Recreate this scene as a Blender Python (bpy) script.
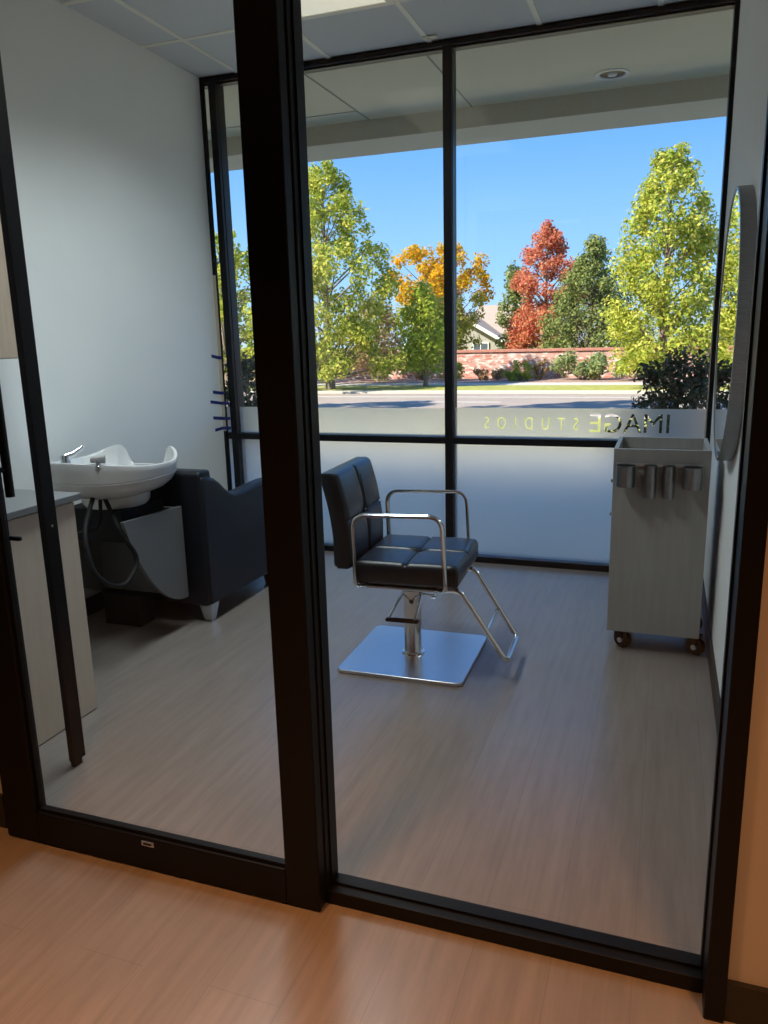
import bpy, bmesh, math, random
from mathutils import Vector, Matrix, noise
sc = bpy.context.scene
for o in list(bpy.data.objects): bpy.data.objects.remove(o)
col = sc.collection
PI = math.pi

# ------------------------------------------------------------------ camera
cam_d = bpy.data.cameras.new('camera'); cam = bpy.data.objects.new('camera', cam_d); col.objects.link(cam)
cam_d.sensor_fit = 'VERTICAL'; cam_d.sensor_height = 24.0; cam_d.lens = 770.76 / 1024 * 24.0
cam_d.clip_start = .02; cam_d.clip_end = 500
p_, y_, r_ = .2231, .3505, .0250
fw = Vector((-math.sin(y_) * math.cos(p_), math.cos(y_) * math.cos(p_), -math.sin(p_)))
rt = Vector((math.cos(y_), math.sin(y_), 0)); dn = fw.cross(rt)
rt2 = rt * math.cos(r_) + dn * math.sin(r_); dn2 = dn * math.cos(r_) - rt * math.sin(r_)
Mc = Matrix((rt2, -dn2, -fw)).transposed().to_4x4(); Mc.translation = Vector((0, 0, 1.5))
cam.matrix_world = Mc
sc.camera = cam

# ------------------------------------------------------------------ view, world, sun, hall lamps, room fill
sc.view_settings.view_transform = 'Standard'; sc.view_settings.look = 'None'
sc.view_settings.gamma = 1; sc.view_settings.use_curve_mapping = False
sc.view_settings.exposure = 0.45
cy_ = sc.cycles
cy_.max_bounces = 10; cy_.diffuse_bounces = 8; cy_.glossy_bounces = 4; cy_.transmission_bounces = 8
cy_.transparent_max_bounces = 16; cy_.sample_clamp_indirect = 4; cy_.caustics_reflective = False; cy_.caustics_refractive = False

wd = bpy.data.worlds.new('sky'); sc.world = wd; wd.use_nodes = True
nt = wd.node_tree; nt.nodes.clear()
wo = nt.nodes.new('ShaderNodeOutputWorld'); bg = nt.nodes.new('ShaderNodeBackground')
tc = nt.nodes.new('ShaderNodeTexCoord'); sx = nt.nodes.new('ShaderNodeSeparateXYZ'); rp = nt.nodes.new('ShaderNodeValToRGB')
nt.links.new(tc.outputs['Generated'], sx.inputs[0]); nt.links.new(sx.outputs['Z'], rp.inputs[0])
el = rp.color_ramp.elements
el[0].position = 0.0; el[0].color = (.52, .74, .93, 1)
el[1].position = 1.0; el[1].color = (.06, .22, .62, 1)
e = el.new(.07); e.color = (.33, .63, 1.0, 1)
e = el.new(.25); e.color = (.125, .385, .95, 1)
nt.links.new(rp.outputs[0], bg.inputs[0]); nt.links.new(bg.outputs[0], wo.inputs[0])
bg.inputs[1].default_value = 1.0

sun_d = bpy.data.lights.new('sun', 'SUN'); sun = bpy.data.objects.new('sun', sun_d); col.objects.link(sun)
sun_d.energy = 8.0; sun_d.color = (1, .93, .80); sun_d.angle = .009
SUN_EL = math.radians(38)
sdir = Vector((.75 * math.cos(SUN_EL), .66 * math.cos(SUN_EL), -math.sin(SUN_EL)))
sun.rotation_euler = sdir.to_track_quat('-Z', 'Y').to_euler()

ROOM_FILL = (29, (.82, .93, .97))
HALL_LAMP = (18, (1.0, .40, .125))
def area(name, loc, size, energy, color, sy=None, spread=180):
    d = bpy.data.lights.new(name, 'AREA'); o = bpy.data.objects.new(name, d); col.objects.link(o)
    d.energy = energy; d.color = color; d.size = size
    if sy: d.shape = 'RECTANGLE'; d.size_y = sy
    o.location = loc; d.spread = math.radians(spread)
    return o
for ry in (3.64, 2.34): area('room_fill', (-1.757, ry, 3.19), .56, ROOM_FILL[0] / 2, ROOM_FILL[1], 1.2 if ry > 3 else .56, 128)  # fill added to brighten the room; the ceiling panels themselves look unlit
for hx in (-1.1, .6): area('hall_lamp', (hx, .42, 2.735), .34, HALL_LAMP[0], HALL_LAMP[1], None, 92)

# ------------------------------------------------------------------ materials
def mat(name, color, rough=.5, metal=0.0, spec=.5, sheen=0, coat=0):
    m = bpy.data.materials.new(name); m.use_nodes = True
    b = m.node_tree.nodes['Principled BSDF']
    b.inputs['Base Color'].default_value = (*color, 1); b.inputs['Roughness'].default_value = rough
    b.inputs['Metallic'].default_value = metal; b.inputs['Specular IOR Level'].default_value = spec
    if coat: b.inputs['Coat Weight'].default_value = coat
    return m
def N(m, t): return m.node_tree.nodes.new(t)
def Lk(m, a, b): m.node_tree.links.new(a, b)
def noisy(name, c1, c2, scale, rough=.6, stretch=(1, 1, 1), bump=0.0, spec=.5, detail=4, metal=0.0, coords='Object', bdist=.01):
    m = mat(name, c1, rough, metal, spec); b = m.node_tree.nodes['Principled BSDF']
    t = N(m, 'ShaderNodeTexCoord'); mp = N(m, 'ShaderNodeMapping'); mp.inputs['Scale'].default_value = stretch
    n = N(m, 'ShaderNodeTexNoise'); n.inputs['Scale'].default_value = scale; n.inputs['Detail'].default_value = detail
    r = N(m, 'ShaderNodeValToRGB'); r.color_ramp.elements[0].color = (*c1, 1); r.color_ramp.elements[1].color = (*c2, 1)
    r.color_ramp.elements[0].position = .35; r.color_ramp.elements[1].position = .65
    Lk(m, t.outputs[coords], mp.inputs[0]); Lk(m, mp.outputs[0], n.inputs[0]); Lk(m, n.outputs[0], r.inputs[0]); Lk(m, r.outputs[0], b.inputs['Base Color'])
    if bump:
        bp = N(m, 'ShaderNodeBump'); bp.inputs['Strength'].default_value = bump; bp.inputs['Distance'].default_value = bdist
        Lk(m, n.outputs[0], bp.inputs['Height']); Lk(m, bp.outputs[0], b.inputs['Normal'])
    return m
def planks(name, c1, c2, grain, rough):
    m = mat(name, c1, rough); b = m.node_tree.nodes['Principled BSDF']
    t = N(m, 'ShaderNodeTexCoord'); mp = N(m, 'ShaderNodeMapping'); mp.inputs['Rotation'].default_value = (0, 0, PI / 2)
    br = N(m, 'ShaderNodeTexBrick'); br.inputs['Scale'].default_value = 1.0
    br.inputs['Brick Width'].default_value = 1.3; br.inputs['Row Height'].default_value = .19; br.inputs['Mortar Size'].default_value = .0012
    br.inputs['Mortar Smooth'].default_value = .2
    br.offset = .37; b.inputs['Specular IOR Level'].default_value = .7
    br.inputs['Color1'].default_value = (*c1, 1); br.inputs['Color2'].default_value = (*c2, 1)
    br.inputs['Mortar'].default_value = (c1[0] * .82, c1[1] * .82, c1[2] * .82, 1)
    Lk(m, t.outputs['Object'], mp.inputs[0]); Lk(m, mp.outputs[0], br.inputs[0])
    mp2 = N(m, 'ShaderNodeMapping'); mp2.inputs['Scale'].default_value = (14, 1.1, 1)
    n = N(m, 'ShaderNodeTexNoise'); n.inputs['Scale'].default_value = 2.6; n.inputs['Detail'].default_value = 6; n.inputs['Roughness'].default_value = .62
    Lk(m, t.outputs['Object'], mp2.inputs[0]); Lk(m, mp2.outputs[0], n.inputs[0])
    r = N(m, 'ShaderNodeMapRange'); r.inputs[1].default_value = .3; r.inputs[2].default_value = .7; r.inputs[3].default_value = 1 - grain; r.inputs[4].default_value = 1 + grain
    Lk(m, n.outputs[0], r.inputs[0])
    mx = N(m, 'ShaderNodeMix'); mx.data_type = 'RGBA'; mx.blend_type = 'MULTIPLY'; mx.inputs['Factor'].default_value = 1
    Lk(m, br.outputs['Color'], mx.inputs['A']); Lk(m, r.outputs[0], mx.inputs['B']); Lk(m, mx.outputs['Result'], b.inputs['Base Color'])
    return m
def glass(name, tint=(1, 1, 1), f0=.045):
    m = bpy.data.materials.new(name); m.use_nodes = True; m.node_tree.nodes.clear()
    o = N(m, 'ShaderNodeOutputMaterial'); mix = N(m, 'ShaderNodeMixShader'); tr = N(m, 'ShaderNodeBsdfTransparent'); gl = N(m, 'ShaderNodeBsdfGlossy')
    tr.inputs[0].default_value = (*tint, 1); gl.inputs['Roughness'].default_value = 0.0
    lw = N(m, 'ShaderNodeLayerWeight'); lw.inputs[0].default_value = .5
    pw = N(m, 'ShaderNodeMath'); pw.operation = 'POWER'; pw.inputs[1].default_value = 5
    ml = N(m, 'ShaderNodeMath'); ml.operation = 'MULTIPLY_ADD'; ml.inputs[1].default_value = 1 - f0; ml.inputs[2].default_value = f0
    Lk(m, lw.outputs['Facing'], pw.inputs[0]); Lk(m, pw.outputs[0], ml.inputs[0]); Lk(m, ml.outputs[0], mix.inputs[0])
    Lk(m, tr.outputs[0], mix.inputs[1]); Lk(m, gl.outputs[0], mix.inputs[2]); Lk(m, mix.outputs[0], o.inputs[0])
    return m
def film_mat(name):
    m = bpy.data.materials.new(name); m.use_nodes = True; m.node_tree.nodes.clear()
    o = N(m, 'ShaderNodeOutputMaterial'); mix = N(m, 'ShaderNodeMixShader'); mix2 = N(m, 'ShaderNodeMixShader')
    tl = N(m, 'ShaderNodeBsdfTranslucent'); tl.inputs[0].default_value = (.93, .94, .95, 1)
    rf = N(m, 'ShaderNodeBsdfRefraction'); rf.inputs['IOR'].default_value = 1.12; rf.inputs['Roughness'].default_value = .75; rf.inputs[0].default_value = (.97, .97, .96, 1)
    df = N(m, 'ShaderNodeBsdfDiffuse'); df.inputs[0].default_value = (.8, .8, .8, 1)
    mix.inputs[0].default_value = .72; mix2.inputs[0].default_value = .12
    Lk(m, tl.outputs[0], mix.inputs[1]); Lk(m, rf.outputs[0], mix.inputs[2])
    Lk(m, mix.outputs[0], mix2.inputs[1]); Lk(m, df.outputs[0], mix2.inputs[2]); Lk(m, mix2.outputs[0], o.inputs[0])
    return m
def leafy(name, cols, trans=.45):
    m = bpy.data.materials.new(name); m.use_nodes = True; m.node_tree.nodes.clear()
    o = N(m, 'ShaderNodeOutputMaterial'); mix = N(m, 'ShaderNodeMixShader'); mix.inputs[0].default_value = trans
    d = N(m, 'ShaderNodeBsdfDiffuse'); t = N(m, 'ShaderNodeBsdfTranslucent')
    g = N(m, 'ShaderNodeNewGeometry'); r = N(m, 'ShaderNodeValToRGB'); r.color_ramp.interpolation = 'LINEAR'
    els = r.color_ramp.elements
    while len(els) < len(cols): els.new(.5)
    for i, c in enumerate(cols): els[i].position = i / (len(cols) - 1); els[i].color = (*c, 1)
    Lk(m, g.outputs['Random Per Island'], r.inputs[0]); Lk(m, r.outputs[0], d.inputs[0]); Lk(m, r.outputs[0], t.inputs[0])
    Lk(m, d.outputs[0], mix.inputs[1]); Lk(m, t.outputs[0], mix.inputs[2]); Lk(m, mix.outputs[0], o.inputs[0])
    return m
def emis(name, color, s):
    m = bpy.data.materials.new(name); m.use_nodes = True
    b = m.node_tree.nodes['Principled BSDF']; b.inputs['Base Color'].default_value = (.8, .8, .8, 1)
    b.inputs['Emission Color'].default_value = (*color, 1); b.inputs['Emission Strength'].default_value = s
    return m

M_floor = planks('vinyl_plank', (.192, .167, .150), (.205, .179, .160), .15, .30)
M_wall = noisy('white_wall_paint', (.80, .82, .80), (.83, .84, .82), 3, .85, bump=.04)
M_wallh = noisy('hall_wall_paint', (.37, .36, .38), (.39, .38, .40), 3, .85)
M_tile = noisy('ceiling_tile', (.68, .70, .70), (.72, .74, .74), 90, .95, bump=.1)
M_grid = mat('ceiling_grid', (.90, .88, .76), .5)
M_black = mat('black_aluminium', (.003, .003, .0035), .45, 0, .22)
M_bronze = mat('dark_window_aluminium', (.003, .004, .006), .40, 0, .25)
M_glass = glass('clear_glass', (1, 1, 1), .03)
M_glassp = glass('partition_glass', (.98, .985, .98), .024)
M_film = film_mat('frosted_film')
M_base = mat('black_baseboard', (.012, .012, .012), .5)
M_leather = noisy('black_leather', (.007, .008, .010), (.012, .013, .016), 60, .33, bump=.06, bdist=.002)
M_leather2 = noisy('black_vinyl', (.007, .009, .013), (.010, .012, .017), 60, .45, spec=.3, bump=.06, bdist=.002)
M_seam = mat('seam_thread', (.006, .006, .007), .6)
M_chrome = mat('chrome', (.78, .80, .82), .12, 1)
M_steel = noisy('brushed_steel', (.60, .63, .66), (.68, .71, .74), 30, .30, (1, 30, 1), metal=1)
M_rubber = mat('black_rubber', (.006, .006, .006), .65, 0, .3)
M_cream = noisy('cream_laminate', (.60, .51, .41), (.64, .55, .45), 4, .55, (12, 12, 1))
M_counter = mat('grey_countertop', (.18, .187, .195), .4)
M_cart = noisy('grey_laminate', (.345, .34, .32), (.375, .37, .35), 4, .5, (14, 14, 1))
M_porc = mat('white_porcelain', (.68, .69, .69), .12, coat=.3)
M_panelgrey = mat('grey_panel', (.135, .135, .135), .5)
M_wood = noisy('dark_wood', (.004, .0033, .003), (.006, .005, .0045), 6, .55, (20, 20, 1), spec=.2)
M_tan = noisy('tan_wood', (.40, .31, .23), (.46, .36, .27), 5, .5, (14, 14, 1))
M_blue = mat('blue_tape', (.012, .025, .17), .6)
M_beige = mat('beige_reflection', (.52, .46, .36), .6)
M_ring = noisy('brushed_ring', (.24, .24, .245), (.30, .30, .305), 30, .36, (1, 30, 1), metal=1)
M_mirror = mat('mirror_glass', (.92, .93, .93), .01, 1)
M_whitem = mat('white_plastic', (.75, .75, .72), .4)
M_diff = emis('lamp_diffuser', (1.0, .95, .72), .38)
M_warm = emis('hall_diffuser', (1.0, .6, .3), .5)
# outdoors
M_bulbcup = mat('dark_reflector', (.10, .095, .08), .25, .8)
M_soffit = noisy('soffit_stucco', (.80, .73, .52), (.83, .76, .55), 40, .9)
M_beam = noisy('beam_stucco', (.60, .57, .46), (.64, .61, .49), 40, .9)
M_seamline = mat('soffit_seam', (.36, .34, .26), .8)
M_stucco = noisy('stucco', (.55, .50, .42), (.6, .55, .46), 30, .9)
M_conc = noisy('concrete', (.57, .52, .43), (.63, .58, .48), 6, .9)
M_asph = noisy('asphalt', (.34, .28, .235), (.38, .315, .265), 3, .9, detail=8)
M_paint = mat('road_paint', (.52, .50, .46), .8)
M_grass = noisy('lawn', (.28, .30, .06), (.42, .40, .10), 5, .95, detail=8)
M_mulch = noisy('mulch', (.30, .19, .15), (.42, .28, .22), 9, .95, detail=8)
M_bark = noisy('bark', (.16, .12, .09), (.24, .19, .15), 14, .9, (1, 1, .2))
M_roof = noisy('roof_shingle', (.36, .28, .22), (.46, .36, .29), 12, .9, (1, 1, 6))
M_siding = noisy('pale_siding', (.36, .345, .31), (.40, .385, .35), 4, .8, (1, 1, 20))
M_trimw = mat('white_trim', (.85, .84, .80), .6)
M_pane = mat('dark_window', (.10, .13, .17), .1)
def brick(name):
    m = mat(name, (.4, .15, .1), .9); b = m.node_tree.nodes['Principled BSDF']
    t = N(m, 'ShaderNodeTexCoord'); sp = N(m, 'ShaderNodeSeparateXYZ'); cb = N(m, 'ShaderNodeCombineXYZ')
    br = N(m, 'ShaderNodeTexBrick'); br.inputs['Scale'].default_value = 1
    br.inputs['Brick Width'].default_value = .30; br.inputs['Row Height'].default_value = .10; br.inputs['Mortar Size'].default_value = .008
    br.inputs['Color1'].default_value = (.50, .19, .13, 1); br.inputs['Color2'].default_value = (.62, .42, .36, 1); br.inputs['Mortar'].default_value = (.5, .4, .35, 1); br.inputs['Bias'].default_value = -.25
    Lk(m, t.outputs['Object'], sp.inputs[0]); Lk(m, sp.outputs['X'], cb.inputs['X']); Lk(m, sp.outputs['Z'], cb.inputs['Y']); Lk(m, cb.outputs[0], br.inputs[0])
    n = N(m, 'ShaderNodeTexNoise'); n.inputs['Scale'].default_value = 4.5; n.inputs['Detail'].default_value = 5
    mp = N(m, 'ShaderNodeMapping'); mp.inputs['Scale'].default_value = (1, 1, 3); Lk(m, t.outputs['Object'], mp.inputs[0]); Lk(m, mp.outputs[0], n.inputs[0])
    r = N(m, 'ShaderNodeValToRGB'); r.color_ramp.elements[0].position = .52; r.color_ramp.elements[1].position = .60
    r.color_ramp.elements[0].color = (0, 0, 0, 1); r.color_ramp.elements[1].color = (.8, .8, .8, 1); Lk(m, n.outputs[0], r.inputs[0])
    mx = N(m, 'ShaderNodeMix'); mx.data_type = 'RGBA'; mx.inputs['B'].default_value = (.80, .70, .62, 1)
    Lk(m, r.outputs[0], mx.inputs['Factor']); Lk(m, br.outputs['Color'], mx.inputs['A']); Lk(m, mx.outputs['Result'], b.inputs['Base Color'])
    return m
M_brick = brick('weathered_brick')
M_cap = noisy('brick_cap', (.42, .17, .12), (.52, .24, .18), 12, .9)
L_yg = leafy('leaf_yellow_green', [(.22, .31, .05), (.38, .46, .07), (.58, .57, .10), (.78, .71, .19)])
L_or = leafy('leaf_orange_yellow', [(.34, .36, .04), (.66, .46, .03), (.85, .48, .02), (.85, .40, .015)])
L_yl = leafy('leaf_fading_green', [(.22, .30, .05), (.42, .42, .08), (.55, .48, .10)])
L_gr = leafy('leaf_fresh_green', [(.26, .37, .04), (.42, .50, .06), (.62, .61, .11)])
L_pk = leafy('leaf_pinkish', [(.34, .30, .12), (.52, .36, .22), (.60, .50, .16)])
L_rd = leafy('leaf_red', [(.54, .13, .09), (.66, .24, .14), (.72, .40, .20), (.62, .11, .10)])
L_ev = leafy('needle_green', [(.14, .20, .07), (.25, .30, .10), (.40, .40, .13)], .35)
L_dk = leafy('leaf_dark', [(.06, .08, .035), (.12, .125, .06), (.27, .22, .15)], .3)
L_sh = leafy('shrub_green', [(.30, .36, .06), (.45, .50, .08), (.58, .56, .12)])
L_ju = leafy('juniper_green', [(.20, .28, .12), (.32, .40, .16), (.44, .46, .20)])
L_br = leafy('dry_brown', [(.40, .26, .13), (.55, .38, .20), (.50, .40, .16)])

# ------------------------------------------------------------------ helpers
def box(bm, x0, x1, y0, y1, z0, z1, bev=0, seg=2):
    v = bmesh.ops.create_cube(bm, size=1)['verts']
    bmesh.ops.scale(bm, verts=v, vec=(abs(x1 - x0), abs(y1 - y0), abs(z1 - z0)))
    bmesh.ops.translate(bm, verts=v, vec=((x0 + x1) / 2, (y0 + y1) / 2, (z0 + z1) / 2))
    if bev:
        ed = list({e for q in v for e in q.link_edges})
        bmesh.ops.bevel(bm, geom=ed, offset=bev, segments=seg, affect='EDGES', profile=.5)
def tube(bm, pts, r, seg=10, closed=False, flat=None):
    """sweep a round (or flattened: r along side, flat along normal) section along pts"""
    pts = [Vector(p) for p in pts]; n = len(pts); rings = []; prev = None
    for i, p in enumerate(pts):
        a = pts[(i - 1) % n] if (closed or i > 0) else p
        b = pts[(i + 1) % n] if (closed or i < n - 1) else p
        t = (b - a).normalized()
        if prev is None:
            u = t.orthogonal().normalized() if abs(t.z) > .9 else t.cross(Vector((0, 0, 1))).normalized()
        else:
            u = (prev - t * prev.dot(t)).normalized()
        prev = u; w = t.cross(u).normalized()
        rr = r[i] if isinstance(r, (list, tuple)) else r
        r2 = flat if flat else rr
        rings.append([bm.verts.new(p + u * math.cos(2 * PI * k / seg) * rr + w * math.sin(2 * PI * k / seg) * r2) for k in range(seg)])
    m = n if closed else n - 1
    for i in range(m):
        A, B_ = rings[i], rings[(i + 1) % n]
        for k in range(seg): bm.faces.new((A[k], A[(k + 1) % seg], B_[(k + 1) % seg], B_[k]))
    if not closed:
        bm.faces.new(list(reversed(rings[0]))); bm.faces.new(rings[-1])
def rounded(pts, rad, seg=6):
    """polyline with its inner corners rounded"""
    pts = [Vector(p) for p in pts]; out = [pts[0]]
    for i in range(1, len(pts) - 1):
        a, b, c = pts[i - 1], pts[i], pts[i + 1]
        d1 = (a - b); d2 = (c - b); r = min(rad, d1.length * .49, d2.length * .49)
        p1 = b + d1.normalized() * r; p2 = b + d2.normalized() * r
        for k in range(seg + 1):
            t = k / seg; out.append((1 - t) ** 2 * p1 + 2 * t * (1 - t) * b + t * t * p2)
    out.append(pts[-1]); return out
def lathe(bm, prof, seg=32, axis='Z', c=(0, 0, 0), cap=True):
    rings = []
    for r, h in prof:
        ring = []
        for k in range(seg):
            a = 2 * PI * k / seg; x, y = r * math.cos(a), r * math.sin(a)
            p = {'Z': (x, y, h), 'X': (h, x, y), 'Y': (x, h, y)}[axis]
            ring.append(bm.verts.new((p[0] + c[0], p[1] + c[1], p[2] + c[2])))
        rings.append(ring)
    for i in range(len(rings) - 1):
        for k in range(seg):
            bm.faces.new((rings[i][k], rings[i][(k + 1) % seg], rings[i + 1][(k + 1) % seg], rings[i + 1][k]))
    if cap:
        bm.faces.new(list(reversed(rings[0]))); bm.faces.new(rings[-1])
def prism(bm, poly, axis, a, b):
    """extrude a 2-D polygon: axis X -> poly is (y,z); Y -> (x,z); Z -> (x,y)"""
    def P(u, v, w): return {'X': (w, u, v), 'Y': (u, w, v), 'Z': (u, v, w)}[axis]
    A = [bm.verts.new(P(u, v, a)) for u, v in poly]; B_ = [bm.verts.new(P(u, v, b)) for u, v in poly]
    n = len(poly); bm.faces.new(A); bm.faces.new(list(reversed(B_)))
    for i in range(n): bm.faces.new((A[i], B_[i], B_[(i + 1) % n], A[(i + 1) % n]))
def obj(name, bm, m, parent=None, smooth=False, angle=40, org=None, bev=0):
    bmesh.ops.recalc_face_normals(bm, faces=bm.faces)
    me = bpy.data.meshes.new(name)
    o_ = Vector((0, 0, 0))
    if org is not None: o_ = Vector(org)
    elif parent is not None and 'wo' in parent: o_ = Vector(parent['wo'])
    if o_.length: bmesh.ops.translate(bm, verts=bm.verts, vec=-o_)
    bm.to_mesh(me); bm.free()
    o = bpy.data.objects.new(name, me); col.objects.link(o)
    if m: me.materials.append(m)
    if parent is None: o.location = o_
    else:
        o.parent = parent
    if smooth:
        for p in me.polygons: p.use_smooth = True
        me.set_sharp_from_angle(angle=math.radians(angle))
    if bev:
        bv = o.modifiers.new('bevel', 'BEVEL'); bv.width = bev; bv.segments = 2; bv.limit_method = 'ANGLE'
    return o
def tag(o, label=None, cat=None, group=None, kind=None):
    if label: o['label'] = label
    if cat: o['category'] = cat
    if group: o['group'] = group
    if kind: o['kind'] = kind
    return o
def thing(name, label, cat, loc=(0, 0, 0), rz=0, group=None, world=True, kind=None):
    """Empty at the thing's base; with world=True parts are given in world coordinates"""
    o = bpy.data.objects.new(name, None); col.objects.link(o); o.location = loc; o.rotation_euler = (0, 0, rz); o.empty_display_size = .1
    if world: o['wo'] = tuple(loc)
    else: o['wo'] = (0, 0, 0)
    return tag(o, label, cat, group, kind)
def BM(): return bmesh.new()
def bx(name, dims, m, parent=None, bev=0, **k):
    bm = BM(); box(bm, *dims, bev=bev); return obj(name, bm, m, parent, **k)
def struct(name, dims_list, m, label=None, cat=None, bev=0):
    bm = BM()
    for d in dims_list: box(bm, *d, bev=bev)
    o = obj(name, bm, m); tag(o, label, cat, None, 'structure'); return o

# ------------------------------------------------------------------ room shell
XL, XR, YW, YP, ZC = -3.02, .265, 4.91, 1.64, 3.21
struct('floor', [(-4.2, 2.6, -1.6, 4.93, -.15, 0)], M_floor, 'plank vinyl floor running through hall and salon room', 'floor')
struct('wall_left', [(XL - .12, XL, YP + .1, 4.892, 0, 3.4), (XL - .32, XL - .12, 4.84, 4.892, 0, 3.4)], M_wall, 'plain white wall on the left, behind the shampoo basin', 'wall')
struct('wall_right', [(XR, XR + .12, YP + .1, 5.05, 0, 3.4)], M_wall, 'white wall on the right with the round mirror', 'wall')
struct('ceiling', [(XL - .1, XR + .1, YP, 5.0, ZC, ZC + .12)], M_tile, 'grey lay-in tile ceiling of the salon room', 'ceiling')
bm = BM()
for gx in (-2.735, -2.085, -1.43, -.778, -.128):
    box(bm, gx - .015, gx + .015, YP + .1, YW, ZC - .004, ZC + .002)
for gy in (4.287, 3.637, 2.987, 2.337):
    box(bm, XL, XR, gy - .015, gy + .015, ZC - .0045, ZC + .002)
tag(obj('trim_1', bm, M_grid), 'pale metal grid between the ceiling tiles', 'trim', kind='structure')
struct('baseboard_right', [(XR - .012, XR, YP + .1, YW - .05, 0, .1)], M_base, 'black baseboard along the right wall of the salon', 'baseboard')
struct('baseboard_left', [(XL, XL + .012, YP + .1, YW - .05, 0, .1)], M_base, 'black baseboard along the left wall of the salon', 'baseboard')
# hall
struct('wall_hall_right', [(.196, 2.6, YP - .045, YP + .1, 0, 2.9)], M_wallh, 'peach lit hall wall right of the black jamb', 'wall')
struct('wall_hall_left', [(-4.2, -1.905, YP, YP + .1, 0, 2.9)], M_wallh, 'hall wall left of the sliding door', 'wall')
struct('wall_header', [(-1.905, .2, YP, YP + .1, 2.72, 3.4), (-4.2, -1.905, YP, YP + .1, 2.9, 3.4), (.2, 2.6, YP, YP + .1, 2.9, 3.4)], M_wallh, 'wall above the glazed front', 'wall')
struct('wall_back', [(-4.2, 2.6, -1.7, -1.6, 0, 2.9)], M_wallh, 'hall wall opposite the glazed front', 'wall')
struct('wall_hall_end', [(-4.3, -4.2, -1.7, YP + .1, 0, 2.9)], M_wallh, 'left end wall of the hall', 'wall')
struct('wall_hall_far_end', [(2.6, 2.7, -1.7, YP + .1, 0, 2.9)], M_wallh, 'right end wall of the hall', 'wall')
struct('ceiling_hall', [(-4.2, 2.6, -1.6, YP, 2.75, 2.85)], M_tile, 'flat ceiling of the hall', 'ceiling')
struct('baseboard_hall', [(.196, 2.6, YP - .06, YP - .045, 0, .098)], M_base, 'black baseboard on the hall wall right of the jamb', 'baseboard')
struct('baseboard_hall_left', [(-4.2, -1.905, YP - .012, YP, 0, .115)], M_base, 'black baseboard on the hall wall left of the door', 'baseboard')

# ------------------------------------------------------------------ window_1 (exterior)
W1 = thing('window_1', 'tall black framed window wall facing the street', 'window', (-1.37, YW, 0), kind='structure')
F0, F1 = YW, YW + .12
HT = 3.178
bm = BM(); box(bm, -3.30, XR + .015, F0, F1, HT, ZC, .004); box(bm, -3.16, XR + .015, F0 + .03, F0 + .09, HT - .010, HT); obj('head_rail', bm, M_bronze, W1)
bm = BM(); box(bm, -3.30, XR, F0, F1, 0, .042, .004); obj('bottom_rail', bm, M_bronze, W1)
bm = BM(); box(bm, -3.30, -3.16, F0, F1, .042, HT, .003); obj('jamb', bm, M_bronze, W1)
bm = BM(); box(bm, -3.06, -3.0, 4.893, 4.925, 0, HT, .002); obj('edge_channel', bm, M_bronze, W1)
bm = BM(); box(bm, .240, XR + .02, F0 - .002, F1, .042, HT, .003); obj('jamb', bm, M_bronze, W1)
bm = BM(); box(bm, -2.968, -2.918, F0, F1, .042, HT, .003); box(bm, -2.918, -2.914, F0 + .03, F0 + .05, .05, HT); obj('mullion', bm, M_bronze, W1)
bm = BM(); box(bm, -1.354, -1.300, F0, F1, .042, HT, .003); box(bm, -1.300, -1.297, F0 + .02, F0 + .045, .05, HT); obj('mullion', bm, M_bronze, W1)
cols3 = [(-3.16, -2.968), (-2.918, -1.354), (-1.300, .240)]
for a, b in cols3:
    bm = BM(); box(bm, a, b, F0, F1, .80, .845, .003); obj('mid_rail', bm, M_bronze, W1)
for a, b in cols3:
    bx('pane', (a, b, F0 + .055, F0 + .061, .845, HT), M_glass, W1)
    bx('pane', (a, b, F0 + .055, F0 + .061, .042, .80), M_glass, W1)
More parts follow.
